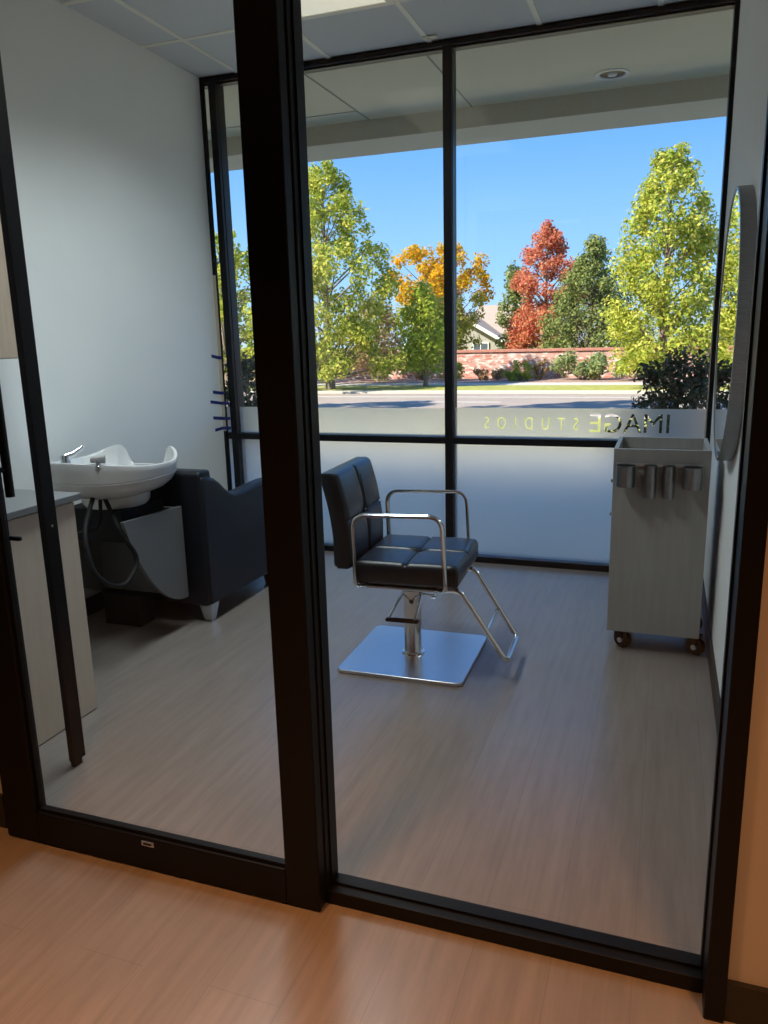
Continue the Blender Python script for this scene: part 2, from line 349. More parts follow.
def film(name, x0, x1, z0, z1, texts=()):
    cu = bpy.data.curves.new(name, 'CURVE'); cu.dimensions = '2D'; cu.fill_mode = 'BOTH'; cu.resolution_u = 6
    sp = cu.splines.new('POLY'); sp.points.add(3)
    for i, (x, z) in enumerate(((x0, z0), (x1, z0), (x1, z1), (x0, z1))): sp.points[i].co = (x, z, 0, 1)
    sp.use_cyclic_u = True
    dg = bpy.context.evaluated_depsgraph_get()
    for (body, tx0, tx1, tz0, tz1, spacing, off) in texts:
        td = bpy.data.curves.new('lettering', 'FONT'); td.body = body; td.space_character = spacing; td.offset = off
        to = bpy.data.objects.new('lettering', td); col.objects.link(to); dg.update()
        c = to.to_curve(dg, apply_modifiers=False)
        P = [q.co for s in c.splines for q in s.bezier_points]
        ax, bx_ = min(q.x for q in P), max(q.x for q in P); ay, by = min(q.y for q in P), max(q.y for q in P)
        f = lambda q: ((tx1 - (q.x - ax) / (bx_ - ax) * (tx1 - tx0)), tz0 + (q.y - ay) / (by - ay) * (tz1 - tz0), 0)  # reads from the street
        for s in c.splines:
            n = cu.splines.new('BEZIER'); n.bezier_points.add(len(s.bezier_points) - 1); n.use_cyclic_u = True
            for k, q in enumerate(s.bezier_points):
                w = n.bezier_points[k]; w.handle_left_type = w.handle_right_type = 'FREE'
                w.co = f(q.co); w.handle_left = f(q.handle_left); w.handle_right = f(q.handle_right)
        to.to_curve_clear(); bpy.data.objects.remove(to)
    co = bpy.data.objects.new(name, cu); col.objects.link(co); dg.update()
    me0 = co.evaluated_get(dg).to_mesh()
    vs = [(v.co.x, YW + .05, v.co.y) for v in me0.vertices]; fs = [tuple(p.vertices) for p in me0.polygons]
    co.evaluated_get(dg).to_mesh_clear(); bpy.data.objects.remove(co)
    bm = BM(); V = [bm.verts.new(v) for v in vs]
    for f_ in fs:
        try: bm.faces.new([V[i] for i in f_])
        except ValueError: pass
    bmesh.ops.recalc_face_normals(bm, faces=bm.faces)
    bm.normal_update()
    if sum(fc.normal.y * fc.calc_area() for fc in bm.faces) > 0:
        bmesh.ops.reverse_faces(bm, faces=bm.faces)
    me = bpy.data.meshes.new(name); bmesh.ops.translate(bm, verts=bm.verts, vec=(1.37, -YW, 0)); bm.to_mesh(me); bm.free()
    o = bpy.data.objects.new(name, me); col.objects.link(o); me.materials.append(M_film); o.parent = W1
    return o
for a, b in cols3:
    film('frosted_film', a + .004, b - .004, .045, .798)
    if b > 0:
        film('frosted_film', a + .004, b - .004, .847, 1.036,
             [('IMAGE', -.432, .035, .888, 1.005, 1.0, .04), ('STUDIOS', -1.10, -.502, .90, .978, 2.2, .016)])
    else:
        film('frosted_film', a + .004, b - .004, .847, 1.03)

struct('trim_4', [(-3.05, -2.997, 4.889, 4.8925, .86, 1.95)], M_beige, 'narrow beige strip of painted reflection where the left wall meets the window', 'trim')  # outdoor reflection on the edge channel, put in as flat beige
# ------------------------------------------------------------------ window_2: fixed glazing of the partition
W2 = thing('window_2', 'black framed fixed glass panel right of the sliding door', 'window', (-.3, YP, 0), kind='structure')
YB = YP + .078
bm = BM(); box(bm, -.83, .153, YP, YB, 0, .041, .003); box(bm, -.79, .153, YP + .03, YP + .05, .041, .048); obj('bottom_rail', bm, M_black, W2)
bm = BM(); box(bm, -.83, .153, YP, YB, 2.66, 2.72, .003); obj('head_rail', bm, M_black, W2)
bm = BM(); box(bm, -.84, -.790, YP, YB, .041, 2.66, .003); box(bm, -.790, -.786, YP + .025, YP + .05, .045, 2.66); obj('stile', bm, M_black, W2)
bm = BM(); box(bm, .153, .196, YP - .07, YB, 0, 2.72, .003); box(bm, .148, .153, YP + .024, YP + .05, .045, 2.66); obj('jamb', bm, M_black, W2)
bx('pane', (-.79, .153, YP + .036, YP + .044, .044, 2.66), M_glassp, W2)
# opening's left jamb
struct('trim_2', [(-1.905, -1.845, YP, YP + .10, 0, 2.72)], M_black, 'black jamb at the left side of the door opening', 'trim')

# ------------------------------------------------------------------ door_1 sliding glass door
D1 = thing('door_1', 'black framed sliding glass door standing closed', 'door', (-1.33, 1.62, 0), kind='structure')
DY0, DY1 = 1.597, 1.637
bm = BM(); box(bm, -1.866, -1.738, DY0, DY1, .006, 2.70, .004); box(bm, -1.738, -1.730, DY0 + .012, DY1 - .012, .11, 2.6); obj('stile', bm, M_black, D1)
bm = BM(); box(bm, -.893, -.793, DY0, DY1, .006, 2.70, .004); obj('stile', bm, M_black, D1)
bm = BM(); box(bm, -1.738, -.893, DY0, DY1, .006, .112, .004); box(bm, -1.73, -.893, DY0 + .01, DY1 - .01, .112, .122); obj('bottom_rail', bm, M_black, D1)
bm = BM(); box(bm, -1.738, -.893, DY0, DY1, 2.6, 2.70, .004); obj('top_rail', bm, M_black, D1)
bx('pane', (-1.735, -.895, 1.613, 1.621, .118, 2.6), M_glassp, D1)
bm = BM(); box(bm, -1.353, -1.312, DY0 - .004, DY0, .087, .102, .001); t_ = obj('tag_plate', bm, M_steel, D1); t_['label'] = 'small metal plate'
bm = BM(); box(bm, -1.346, -1.319, DY0 - .0055, DY0 - .003, .092, .097); obj('slot', bm, M_black, t_, org=(-1.33, 1.62, 0))
bm = BM(); tube(bm, [(-1.803, 1.722, 1.067), (-1.803, 1.722, 1.75)], .013, 12); tube(bm, [(-1.803, 1.637, 1.15), (-1.803, 1.722, 1.15)], .008); tube(bm, [(-1.803, 1.637, 1.66), (-1.803, 1.722, 1.66)], .008)
obj('pull_handle', bm, M_black, D1, True)
bm = BM(); lathe(bm, [(.02, 1.637), (.02, 1.65)], 16, 'Y', (-1.815, 0, .945)); tube(bm, [(-1.815, 1.65, .945), (-1.815, 1.70, .945)], .006); box(bm, -1.845, -1.768, 1.70, 1.712, .938, .951, .003); obj('thumb_turn', bm, M_black, D1, True)

# ------------------------------------------------------------------ outdoor shell
GZ = -.15
def slab(name, x0, x1, y0, y1, top, m, label, cat, th=.1):
    o = bx(name, (x0, x1, y0, y1, top - th, top), m); tag(o, label, cat, kind='structure'); return o
slab('walkway', -30, 30, 4.93, 8.0, GZ + .02, M_conc, 'concrete walkway under the canopy outside the window', 'walkway')
slab('forecourt', -45, 40, 8.0, 12.9, GZ, M_conc, 'pale paved strip between walkway and lawn', 'pavement')
slab('lawn', -45, 40, 12.9, 15.6, GZ, M_grass, 'strip of yellowing lawn in front of the road', 'lawn')
slab('kerb', -45, 40, 15.6, 15.85, GZ + .03, M_conc, 'pale kerb on the near side of the road', 'kerb')
slab('road', -60, 60, 15.85, 22.35, GZ - .03, M_asph, 'grey sunlit road crossing behind the window', 'road')
slab('kerb_far', -60, 60, 22.35, 22.95, GZ + .02, M_conc, 'pale concrete kerb on the far side of the road', 'kerb')
slab('verge', -60, 60, 22.95, 25.3, GZ + .02, M_grass, 'grass verge across the road', 'verge')
slab('sidewalk_far', -60, 60, 25.3, 26.6, GZ + .02, M_conc, 'concrete sidewalk across the road', 'sidewalk')
slab('planting_bed', -60, 60, 26.6, 29.2, GZ + .03, M_mulch, 'reddish mulch bed along the brick wall', 'planting bed')
slab('ground_far', -80, 80, 29.2, 120, GZ, M_grass, 'ground behind the brick wall', 'ground')
bm = BM(); box(bm, -45, 40, 21.0, 21.16, GZ - .035, GZ - .024)
for k in range(-6, 8): box(bm, -6.6 + k * 9, -3.9 + k * 9, 19.4, 19.55, GZ - .035, GZ - .024)
tag(obj('road_marking', bm, M_paint), 'pale painted lines along the road', 'road marking', kind='structure')
# canopy
struct('soffit', [(-14, 12, F1, 6.5, 3.25, 3.36)], M_soffit, 'cream canopy ceiling outside the window', 'soffit')
struct('canopy_beam', [(-14, 12, 6.48, 7.02, 3.10, 3.95)], M_beam, 'stucco beam along the front edge of the canopy', 'beam')
struct('roof', [(-14, 12, -2.2, 6.6, 3.4, 3.6)], M_stucco, 'flat building roof above room and hall', 'roof')
struct('wall_facade', [(-14, -3.30, 4.93, 5.05, -.2, 3.4), (XR + .12, 12, 4.93, 5.05, -.2, 3.4), (-3.30, XR + .12, 4.93, 5.03, -.2, 0), (-3.34, XR + .12, 4.895, 5.03, ZC, 3.4), (-3.34, -3.30, 4.84, 4.93, -.2, 3.4)], M_stucco, 'stucco facade left and right of the window', 'facade')
bm = BM()
for gx in (-3.8, -2.41, -1.545): box(bm, gx - .006, gx + .006, F1, 6.48, 3.246, 3.2505)
box(bm, -3.8, -2.41, 6.19, 6.202, 3.246, 3.2505)
tag(obj('trim_3', bm, M_seamline), 'dark seams between canopy ceiling panels', 'trim', kind='structure')
S1 = thing('soffit_downlight', 'round recessed downlight in the canopy ceiling outside', 'light', (-.462, 6.12, 3.25))
bm = BM(); lathe(bm, [(.118, 3.25), (.118, 3.243), (.09, 3.243), (.088, 3.25)], 32, 'Z', (-.462, 6.12, 0), cap=False); obj('trim_ring', bm, M_whitem, S1, True)
bm = BM(); lathe(bm, [(.09, 3.2495), (.06, 3.2485), (.0005, 3.248)], 24, 'Z', (-.462, 6.12, 0), cap=False); obj('reflector', bm, M_bulbcup, S1, True)
bm = BM(); lathe(bm, [(.035, 3.2475), (.028, 3.238), (.0005, 3.234)], 16, 'Z', (-.462, 6.12, 0), cap=False); obj('bulb', bm, M_whitem, S1, True)

# ------------------------------------------------------------------ room ceiling lamp
T1 = thing('ceiling_light', 'flat panel light set in the tile ceiling near the window', 'light', (-1.757, 3.64, ZC))
bm = BM()
box(bm, -2.085, -1.43, 2.99, 3.03, ZC - .014, ZC - .003); box(bm, -2.085, -1.43, 4.247, 4.287, ZC - .014, ZC - .003)
box(bm, -2.085, -2.045, 3.03, 4.247, ZC - .014, ZC - .003); box(bm, -1.47, -1.43, 3.03, 4.247, ZC - .014, ZC - .003); obj('frame', bm, M_grid, T1)
bx('diffuser', (-2.045, -1.47, 3.03, 4.247, ZC - .010, ZC - .003), M_diff, T1)
T2 = thing('ceiling_light', 'smaller square panel light added for fill in the tile ceiling nearer the door', 'light', (-1.757, 2.34, ZC))  # made-up fixture, added to carry the second fill light
bm = BM()
box(bm, -2.085, -1.43, 2.01, 2.05, ZC - .014, ZC - .005); box(bm, -2.085, -1.43, 2.63, 2.67, ZC - .014, ZC - .005)
box(bm, -2.085, -2.045, 2.05, 2.63, ZC - .014, ZC - .005); box(bm, -1.47, -1.43, 2.05, 2.63, ZC - .014, ZC - .005); obj('frame', bm, M_grid, T2)
bx('diffuser', (-2.045, -1.47, 2.05, 2.63, ZC - .010, ZC - .005), M_diff, T2)
for i, hx in enumerate((-1.1, .6)):
    h = thing('hall_light', ['round flat hall ceiling light over the sliding door', 'round flat hall ceiling light over the right jamb'][i], 'light', (hx, .42, 2.75))
    bm = BM(); lathe(bm, [(.24, 2.75), (.24, 2.74), (.21, 2.738), (.21, 2.75)], 32, 'Z', (hx, .42, 0), cap=False); obj('rim', bm, M_whitem, h, True)
    bm = BM(); lathe(bm, [(.21, 2.746), (.0005, 2.744)], 32, 'Z', (hx, .42, 0), cap=False); obj('diffuser', bm, M_warm, h, True)
Bk = thing('ceiling_bracket', 'small pale metal bracket on the ceiling beside the window mullion', 'bracket', (-1.40, 4.84, ZC))
bm = BM(); box(bm, -1.445, -1.36, 4.80, 4.84, ZC - .012, ZC - .0045, .002); obj('plate', bm, M_grid, Bk)
bm = BM(); box(bm, -1.43, -1.40, 4.815, 4.825, ZC - .022, ZC - .012, .002); obj('clip', bm, M_grid, Bk)

# ------------------------------------------------------------------ styling chair
CH = thing('styling_chair', 'black leather salon chair with chrome arms on a square steel base', 'chair', (-1.075, 3.305, 0), math.radians(3), world=False)
# local frame: faces +x
def pad(bm, x0, x1, y0, y1, z0, z1, bev, n=1):
    box(bm, x0, x1, y0, y1, z0, z1, bev, 4)
bm = BM(); box(bm, -.295, .295, -.29, .29, 0.002, .018, .0); 
vv = [e for e in bm.edges if abs(e.verts[0].co.z - e.verts[1].co.z) > .01]
bmesh.ops.bevel(bm, geom=vv, offset=.03, segments=5, affect='EDGES', profile=.5)
base_o = obj('base_plate', bm, M_steel, CH, True, 30, bev=.003)
base_o.rotation_euler = (0, 0, math.radians(-2)); base_o.location = (.008, .004, 0)
bm = BM(); lathe(bm, [(.055, .018), (.053, .026), (.042, .03), (.042, .30), (.036, .305), (.036, .40)], 28, 'Z'); obj('column', bm, M_chrome, CH, True)
bm = BM(); box(bm, -.15, .15, -.13, .13, .398, .416, .004); box(bm, -.19, .21, -.25, .25, .412, .422, .003); obj('seat_plate', bm, M_steel, CH)
# seat: four tufted quarters in one cushion
def cushion(nx, ny, sx, sy, th, bulge, groove, edge):
    """tufted pad centred on origin: sx by sy, thickness th (z), grooves along both middle lines"""
    bm = BM(); top = []; G = {}
    def h(u, v):
        e = min(1, (1 - abs(u)) / edge) ; e2 = min(1, (1 - abs(v)) / edge)
        f = math.sqrt(max(0, 1 - (1 - e) ** 2)) * math.sqrt(max(0, 1 - (1 - e2) ** 2))
        g = math.exp(-(u / groove) ** 2) * .011 + math.exp(-(v / groove) ** 2) * .011 + math.exp(-((u * u + v * v) / .02)) * .012
        b = bulge * (1 - (abs(abs(u) - .5) * 2) ** 2) * (1 - (abs(abs(v) - .5) * 2) ** 2)
        return f, g, b
    for side in (1, -1):
        for i in range(nx + 1):
            for j in range(ny + 1):
                u, v = i / nx * 2 - 1, j / ny * 2 - 1
                f, g, b = h(u, v)
                z = side * (th / 2 * (.55 + .45 * f)) + (b - g * f if side == 1 else 0)
                edge_ = i in (0, nx) or j in (0, ny)
                ins = 1 - .012 * (1 - f)
                G[side, i, j] = bm.verts.new((u * sx / 2 * ins, v * sy / 2 * ins, z))
        for i in range(nx):
            for j in range(ny):
                q = (G[side, i, j], G[side, i + 1, j], G[side, i + 1, j + 1], G[side, i, j + 1])
                bm.faces.new(q if side == 1 else tuple(reversed(q)))
    loop = [(i, 0) for i in range(nx)] + [(nx, j) for j in range(ny)] + [(i, ny) for i in range(nx, 0, -1)] + [(0, j) for j in range(ny, 0, -1)]
    for k in range(len(loop)):
        a, b = loop[k], loop[(k + 1) % len(loop)]
        bm.faces.new((G[1, a[0], a[1]], G[-1, a[0], a[1]], G[-1, b[0], b[1]], G[1, b[0], b[1]]))
    return bm
bm = cushion(48, 48, .475, .515, .106, .006, .022, .10)
bmesh.ops.translate(bm, verts=bm.verts, vec=(.034, 0, .480)); seat = obj('seat', bm, M_leather, CH, True, 60)
bm = BM()
tube(bm, [(-.21 + .034 + k * .042, 0, .5265 - (.0105 if k == 5 else 0)) for k in range(11)], .0016, 6); tube(bm, [(.034, -.23 + k * .046, .5265 - (.0105 if k == 5 else 0)) for k in range(11)], .0016, 6)
obj('seam', bm, M_seam, seat)
bm = BM(); lathe(bm, [(.013, .512), (.012, .5165), (.0005, .520)], 14, 'Z', (.034, 0, 0)); obj('button', bm, M_leather, seat, True)
# back
bm = cushion(48, 40, .435, .50, .092, .006, .022, .10)
for v in bm.verts:
    s = v.co.x / .435 + .5                        # 0 bottom .. 1 top
    bend = .10 * max(0, s - .25) ** 1.7
    x, z = v.co.z - bend, s * .435
    v.co = Vector((x, v.co.y, z))
bmesh.ops.translate(bm, verts=bm.verts, vec=(-.255, 0, .490))
back = obj('backrest', bm, M_leather, CH, True, 60)
bm = BM(); tube(bm, [(-.20, 0, .515), (-.2005, 0, .685), (-.212, 0, .705), (-.224, 0, .785), (-.243, 0, .885)], .0016, 6); tube(bm, [(-.2105, -.22, .7075), (-.2165, 0, .7075), (-.2105, .22, .7075)], .0016, 6); obj('seam', bm, M_seam, back)
bm = BM(); lathe(bm, [(.013, -.222), (.012, -.217), (.0005, -.213)], 14, 'X', (0, 0, .707)); obj('button', bm, M_leather, back, True)
for s in (-1, 1):
    bm = BM(); ya, yb = sorted((s * .05, s * .09)); box(bm, -.252, -.232, ya, yb, .395, .56, .003); box(bm, -.25, -.15, ya, yb, .393, .405); obj('back_bracket', bm, M_steel, CH)
for s in (-1, 1):
    bm = BM(); yy = s * .272
    pts = rounded([(-.15, yy * .88, .418), (-.188, yy, .424), (-.196, yy, .748), (.205, yy, .757), (.222, yy, .424), (.17, yy * .88, .418)], .062, 7)
    tube(bm, pts, .013, 12, flat=.0075); obj('armrest', bm, M_chrome, CH, True)
bm = BM()
nf = rounded([(.17, -.20, .408), (.268, -.20, .414), (.475, -.20, .10), (.482, .10, .10), (.275, .13, .414), (.17, .13, .408)], .035, 7)
tube(bm, nf, .0125, 12); fr = obj('footrest', bm, M_chrome, CH, True)
bm = BM(); tube(bm, [(.385, -.20, .228), (.387, .113, .228)], .006, 8); obj('crossbar', bm, M_chrome, fr, True)
bm = BM(); lathe(bm, [(.048, .30), (.048, .335), (.036, .338)], 24, 'Z', cap=False)
tube(bm, rounded([(-.045, -.01, .318), (-.05, -.06, .30), (-.07, -.165, .243)], .03), .0065, 8); tube(bm, rounded([(.045, -.01, .318), (.05, -.06, .30), (.055, -.175, .243)], .03), .0065, 8); pd = obj('pump_lever', bm, M_chrome, CH, True)
bm = BM(); box(bm, -.083, .073, -.186, -.158, .233, .249, .007, 3); obj('pedal', bm, M_rubber, pd, True)
bm = BM(); tube(bm, [(.04, -.02, .325), (.115, -.05, .325)], .006, 8); lathe(bm, [(.012, .105), (.012, .125)], 12, 'X', (0, -.05, .325)); obj('lock_knob', bm, M_chrome, CH, True)

# ------------------------------------------------------------------ rolling cart
CA = thing('rolling_cart', 'tall grey salon cart on casters beneath the round mirror', 'cart', (0, 3.86, 0))
x0, x1, y0, y1, z0, z1 = -.205, .208, 3.64, 4.08, .098, .978
bm = BM()
box(bm, x0, x1, y0, y0 + .018, z0, z1, .0015); box(bm, x0, x1, y1 - .018, y1, z0, z1, .0015)
box(bm, x1 - .018, x1, y0 + .018, y1 - .018, z0, z1, .0015); box(bm, x0, x0 + .018, y0 + .018, y1 - .018, .90, z1); box(bm, x0, x1, y0 + .01, y1 - .01, z0, z0 + .018); box(bm, x0 + .01, x1 - .01, y0 + .01, y1 - .01, .900, .915)
body = obj('body', bm, M_cart, CA)
for k, (za, zb) in enumerate(((.735, .895), (.58, .73), (.12, .575))):
    bm = BM(); box(bm, x0, x0 + .018, y0 + .02, y1 - .02, za, zb, .0015); dr = obj('drawer' if k < 2 else 'door', bm, M_cart, CA)
    if k < 2:
        bm = BM(); zc = (za + zb) / 2; lathe(bm, [(.006, x0), (.006, x0 - .006), (.010, x0 - .009), (.008, x0 - .013)], 14, 'X', (0, 3.72, zc)); obj('knob', bm, M_chrome, dr, True, org=(0, 3.86, 0))
bm = BM(); tube(bm, [(-.195, 3.632, .908), (.18, 3.632, .908)], .004, 8); box(bm, -.19, .175, 3.634, 3.64, .90, .916); rail = obj('cup_rail', bm, M_steel, CA, True)
for cx_, r_c, zt, zb_ in ((-.148, .041, .912, .815), (-.042, .027, .912, .765), (.036, .026, .912, .766), (.133, .041, .912, .815)):
    bm = BM(); yc = 3.628 - r_c
    lathe(bm, [(r_c * .96, zb_), (r_c, zb_ + .006), (r_c, zt - .004), (r_c + .003, zt), (r_c - .003, zt), (r_c - .003, zb_ + .01), (.0005, zb_ + .01)], 28, 'Z', (cx_, yc, 0), cap=False)
    lathe(bm, [(.0005, zb_), (r_c * .96, zb_)], 28, 'Z', (cx_, yc, 0), cap=False)
    obj('tool_cup', bm, M_ring, rail, True, org=(0, 3.86, 0))
for wx in (-.142, .190):
    for wy in (3.70, 4.02):
        ca, sa_ = math.cos(1.05), math.sin(1.05)
        def turn(bm_):
            for v in bm_.verts:
                x, y = v.co.x - wx, v.co.y - wy
                v.co.x, v.co.y = wx + x * ca - y * sa_, wy + x * sa_ + y * ca
        bm = BM(); box(bm, wx - .028, wx + .028, wy - .028, wy + .028, .093, .098); tube(bm, [(wx, wy, .094), (wx, wy, .084)], .014); box(bm, wx - .026, wx - .020, wy - .022, wy + .02, .040, .090, .001); box(bm, wx + .020, wx + .026, wy - .022, wy + .02, .040, .090, .001); box(bm, wx - .026, wx + .026, wy - .022, wy + .02, .084, .090); turn(bm); cs = obj('caster', bm, M_rubber, CA)
        bm = BM(); lathe(bm, [(.013, wx - .019), (.034, wx - .019), (.042, wx - .010), (.042, wx + .010), (.034, wx + .019), (.013, wx + .019)], 26, 'X', (0, wy - .012, .0425)); turn(bm); obj('wheel', bm, M_rubber, cs, True, org=(0, 3.86, 0))
        bm = BM(); lathe(bm, [(.013, wx - .028), (.013, wx + .028)], 18, 'X', (0, wy - .012, .0425)); turn(bm); obj('axle', bm, M_steel, cs, True, org=(0, 3.86, 0))

# ------------------------------------------------------------------ round mirror
MI = thing('round_mirror', 'large round wall mirror in a deep brushed metal ring', 'mirror', (XR, 3.43, 1.50))
MR, MXF = .525, XR - .052
bm = BM(); lathe(bm, [(MR, XR - .001), (MR, MXF), (MR - .006, MXF - .002), (MR - .014, MXF), (MR - .014, MXF + .004), (MR - .02, XR - .001)], 96, 'X', (0, 3.43, 1.50), cap=False)
obj('ring_frame', bm, M_ring, MI, True, 30)
bm = BM(); lathe(bm, [(MR - .013, MXF + .0025), (.0005, MXF + .0025)], 96, 'X', (0, 3.43, 1.50), cap=False); obj('mirror_glass', bm, M_mirror, MI)

# ------------------------------------------------------------------ cabinet with counter, wall cabinet, post
CB = thing('base_cabinet', 'cream base cabinet against the left wall behind the dark post', 'cabinet', (-2.6, 2.1, 0))
bx('body', (XL + .002, -2.20, 1.80, 2.40, .0, .898), M_cream, CB, .002)
for (ya, yb) in ((1.805, 2.397),):
    bx('door', (-2.20, -2.187, ya, yb, .004, .892), M_cream, CB, .002)
CT = bx('countertop', (XL + .002, -2.168, 1.80, 2.425, .898, .925), M_counter, None, .003); tag(CT, 'thin grey countertop lying on the cream cabinet', 'countertop')
WC = thing('wall_cabinet', 'tan wooden cupboard hung on the left wall above the counter', 'cabinet', (-2.88, 2.3, 1.445))
bx('body', (XL + .002, -2.77, 1.80, 2.83, 1.446, 2.75), M_tan, WC, .002)
for (ya, yb) in ((1.805, 2.313), (2.317, 2.828)): bx('door', (-2.77, -2.752, ya, yb, 1.449, 2.747), M_tan, WC, .002)
PO = thing('wooden_post', 'slim dark wooden post standing just inside the sliding door', 'post', (-1.955, 2.012, 0))
bm = BM(); box(bm, -1.968, -1.943, 1.984, 2.042, .022, ZC - .006, .002); obj('shaft', bm, M_wood, PO)
bm = BM(); box(bm, -1.966, -1.946, 1.988, 2.026, 0, .022, .002); obj('foot', bm, M_wood, PO)
bm = BM(); lathe(bm, [(.004, -1.943), (.004, -1.941), (.002, -1.940)], 10, 'X', (0, 2.015, .90)); obj('screw', bm, M_steel, PO)

# ------------------------------------------------------------------ shampoo chair and basin
SB = thing('shampoo_chair', 'low black vinyl shampoo chair with curved arms against the left wall', 'chair', (-2.62, 3.8, 0))
def arm_poly(yb, yf):
    L_ = yf - yb
    pts = [(yb, .10), (yf, .085), (yf, .62)]
    top = [(1.0, .655), (.97, .668), (.85, .674), (.66, .668), (.50, .660), (.40, .662), (.33, .682), (.27, .715), (.21, .755), (.15, .785), (.08, .803), (.0, .81)]
    return pts + [(yb + L_ * a, z) for a, z in top]
for xa, xb in ((-2.345, -2.25), (-2.99, -2.895)):
    bm = BM(); prism(bm, arm_poly(3.40, 4.22), 'X', xa, xb); obj('arm', bm, M_leather2, SB, True, 35, bev=.018)
bm = BM(); box(bm, -2.895, -2.345, 3.46, 4.17, .10, .30, .01); box(bm, -2.893, -2.347, 3.52, 4.21, .30, .44, .035, 4); obj('seat', bm, M_leather2, SB, True, 50)
bm = BM(); prism(bm, [(3.385, .10), (3.52, .10), (3.56, .44), (3.50, .835), (3.40, .84), (3.385, .82)], 'X', -2.97, -2.262); obj('backrest', bm, M_leather2, SB, True, 40, bev=.014)
for fx in (-2.30, -2.94):
    for fy in (3.455, 4.15):
        bm = BM()
        A = [bm.verts.new((fx + sx_ * .022, fy + sy_ * .022, 0)) for sx_, sy_ in ((-1, -1), (1, -1), (1, 1), (-1, 1))]
        B_ = [bm.verts.new((fx + sx_ * .040, fy + sy_ * .040, .102)) for sx_, sy_ in ((-1, -1), (1, -1), (1, 1), (-1, 1))]
        bm.faces.new(A); bm.faces.new(B_)
        for k in range(4): bm.faces.new((A[k], A[(k + 1) % 4], B_[(k + 1) % 4], B_[k]))
        obj('foot', bm, M_steel, SB, bev=.002)
# pedestal side boards below the basin
ST = thing('basin_stand', 'grey curved board stand under the white shampoo basin', 'stand', (-2.6, 3.1, 0))
arc = [(3.335, .17), (3.335, .665), (2.87, .685)] + [(2.87 + (3.335 - 2.87) * t, .685 - .515 * (1 - (1 - t) ** 2.1) ** .85) for t in [k / 12 for k in range(1, 12)]]
for xa, xb in ((-2.365, -2.345), (-2.895, -2.875)):
    bm = BM(); prism(bm, arc, 'X', xa, xb); obj('side_board', bm, M_panelgrey, ST)
bm = BM(); box(bm, -2.875, -2.365, 3.31, 3.333, .18, .66); obj('back_board', bm, M_panelgrey, ST)
bx('plinth', (-2.83, -2.60, 3.24, 3.37, 0, .18), M_rubber, ST, .004)
bx('basin_bracket', (-2.78, -2.44, 2.98, 3.32, .55, .712), M_rubber, ST, .006)
# basin
BS = thing('shampoo_basin', 'white porcelain shampoo basin with raised neck rest lips', 'basin', (-2.62, 3.0, .70))
bm = BM()
cx0, cy0, ax_, ay_ = -2.575, 3.105, .295, .31
segs = 96
def rimz(a):
    # a = pi/2 points to the chair (+y): the two lips rise either side of the neck dip
    q = (a - PI / 2 + PI) % (2 * PI) - PI
    d1 = math.exp(-(abs((abs(q) - .50) / (.17 if abs(q) < .50 else .60)) ** (4 if abs(q) < .50 else 1.6)))
    dip = math.exp(-(q / .26) ** 4)
    return .921 - .048 * math.sin(a) + .095 * d1 - .02 * dip
def ring(s, z_of, dy=0):
    out = []
    for k in range(segs):
        a = 2 * PI * k / segs; c_, s_ = math.cos(a), math.sin(a)
        e = 2.6
        x = cx0 + math.copysign(abs(c_) ** (2 / e), c_) * ax_ * s; y = cy0 + dy + math.copysign(abs(s_) ** (2 / e), s_) * ay_ * s
        out.append(bm.verts.new((x, y, z_of(a))))
    return out
mixz = lambda t: (lambda a: .872 + (rimz(a) - .872) * t)
lv = [(.40, lambda a: .768, 0), (.60, lambda a: .776, 0), (.78, lambda a: .796, 0), (.90, lambda a: .828, 0), (.955, lambda a: .858, 0), (.965, lambda a: .864, 0), (.955, lambda a: .866, 0), (.955, lambda a: .870, 0), (.968, lambda a: .872, 0), (.99, mixz(.55), 0), (1.0, mixz(.9), 0), (.995, mixz(.98), 0), (.975, mixz(1.0), 0), (.94, mixz(.99), .006), (.90, mixz(.92), .02), (.84, lambda a: .862, .03), (.6, lambda a: .81, .03), (.3, lambda a: .795, .03)]
rg = [ring(*l) for l in lv]
for i in range(len(rg) - 1):
    for k in range(segs): bm.faces.new((rg[i][k], rg[i][(k + 1) % segs], rg[i + 1][(k + 1) % segs], rg[i + 1][k]))
bm.faces.new(rg[0]); bm.faces.new(rg[-1])
obj('bowl', bm, M_porc, BS, True, 50)
bm = BM(); lathe(bm, [(.17, .775), (.165, .735), (.15, .714)], 28, 'Z', (-2.575, 3.12, 0)); obj('drain_housing', bm, M_porc, BS, True)
# faucet and knob on the near rim
FA = thing('basin_faucet', 'chrome lever faucet on the rim of the white basin', 'faucet', (-2.60, 2.828, .955))
bm = BM(); lathe(bm, [(.026, .950), (.026, .957), (.021, .96), (.021, .995), (.017, 1.003)], 20, 'Z', (-2.60, 2.828, 0)); obj('faucet_body', bm, M_chrome, FA, True)
bm = BM(); tube(bm, [(-2.60, 2.828, .995), (-2.58, 2.855, 1.005), (-2.55, 2.895, 1.035)], [.02, .016, .008], 12); obj('lever', bm, M_chrome, FA, True)
KN = thing('spray_control', 'small chrome spray control on the basin rim beside the faucet', 'knob', (-2.42, 2.832, .955))
bm = BM(); lathe(bm, [(.018, .950), (.018, .956), (.012, .96), (.012, .982)], 16, 'Z', (-2.42, 2.832, 0)); obj('stem', bm, M_chrome, KN, True)
bm = BM(); tube(bm, [(-2.45, 2.82, .985), (-2.395, 2.85, .985)], [.013, .019], 12); obj('handle', bm, M_chrome, KN, True)
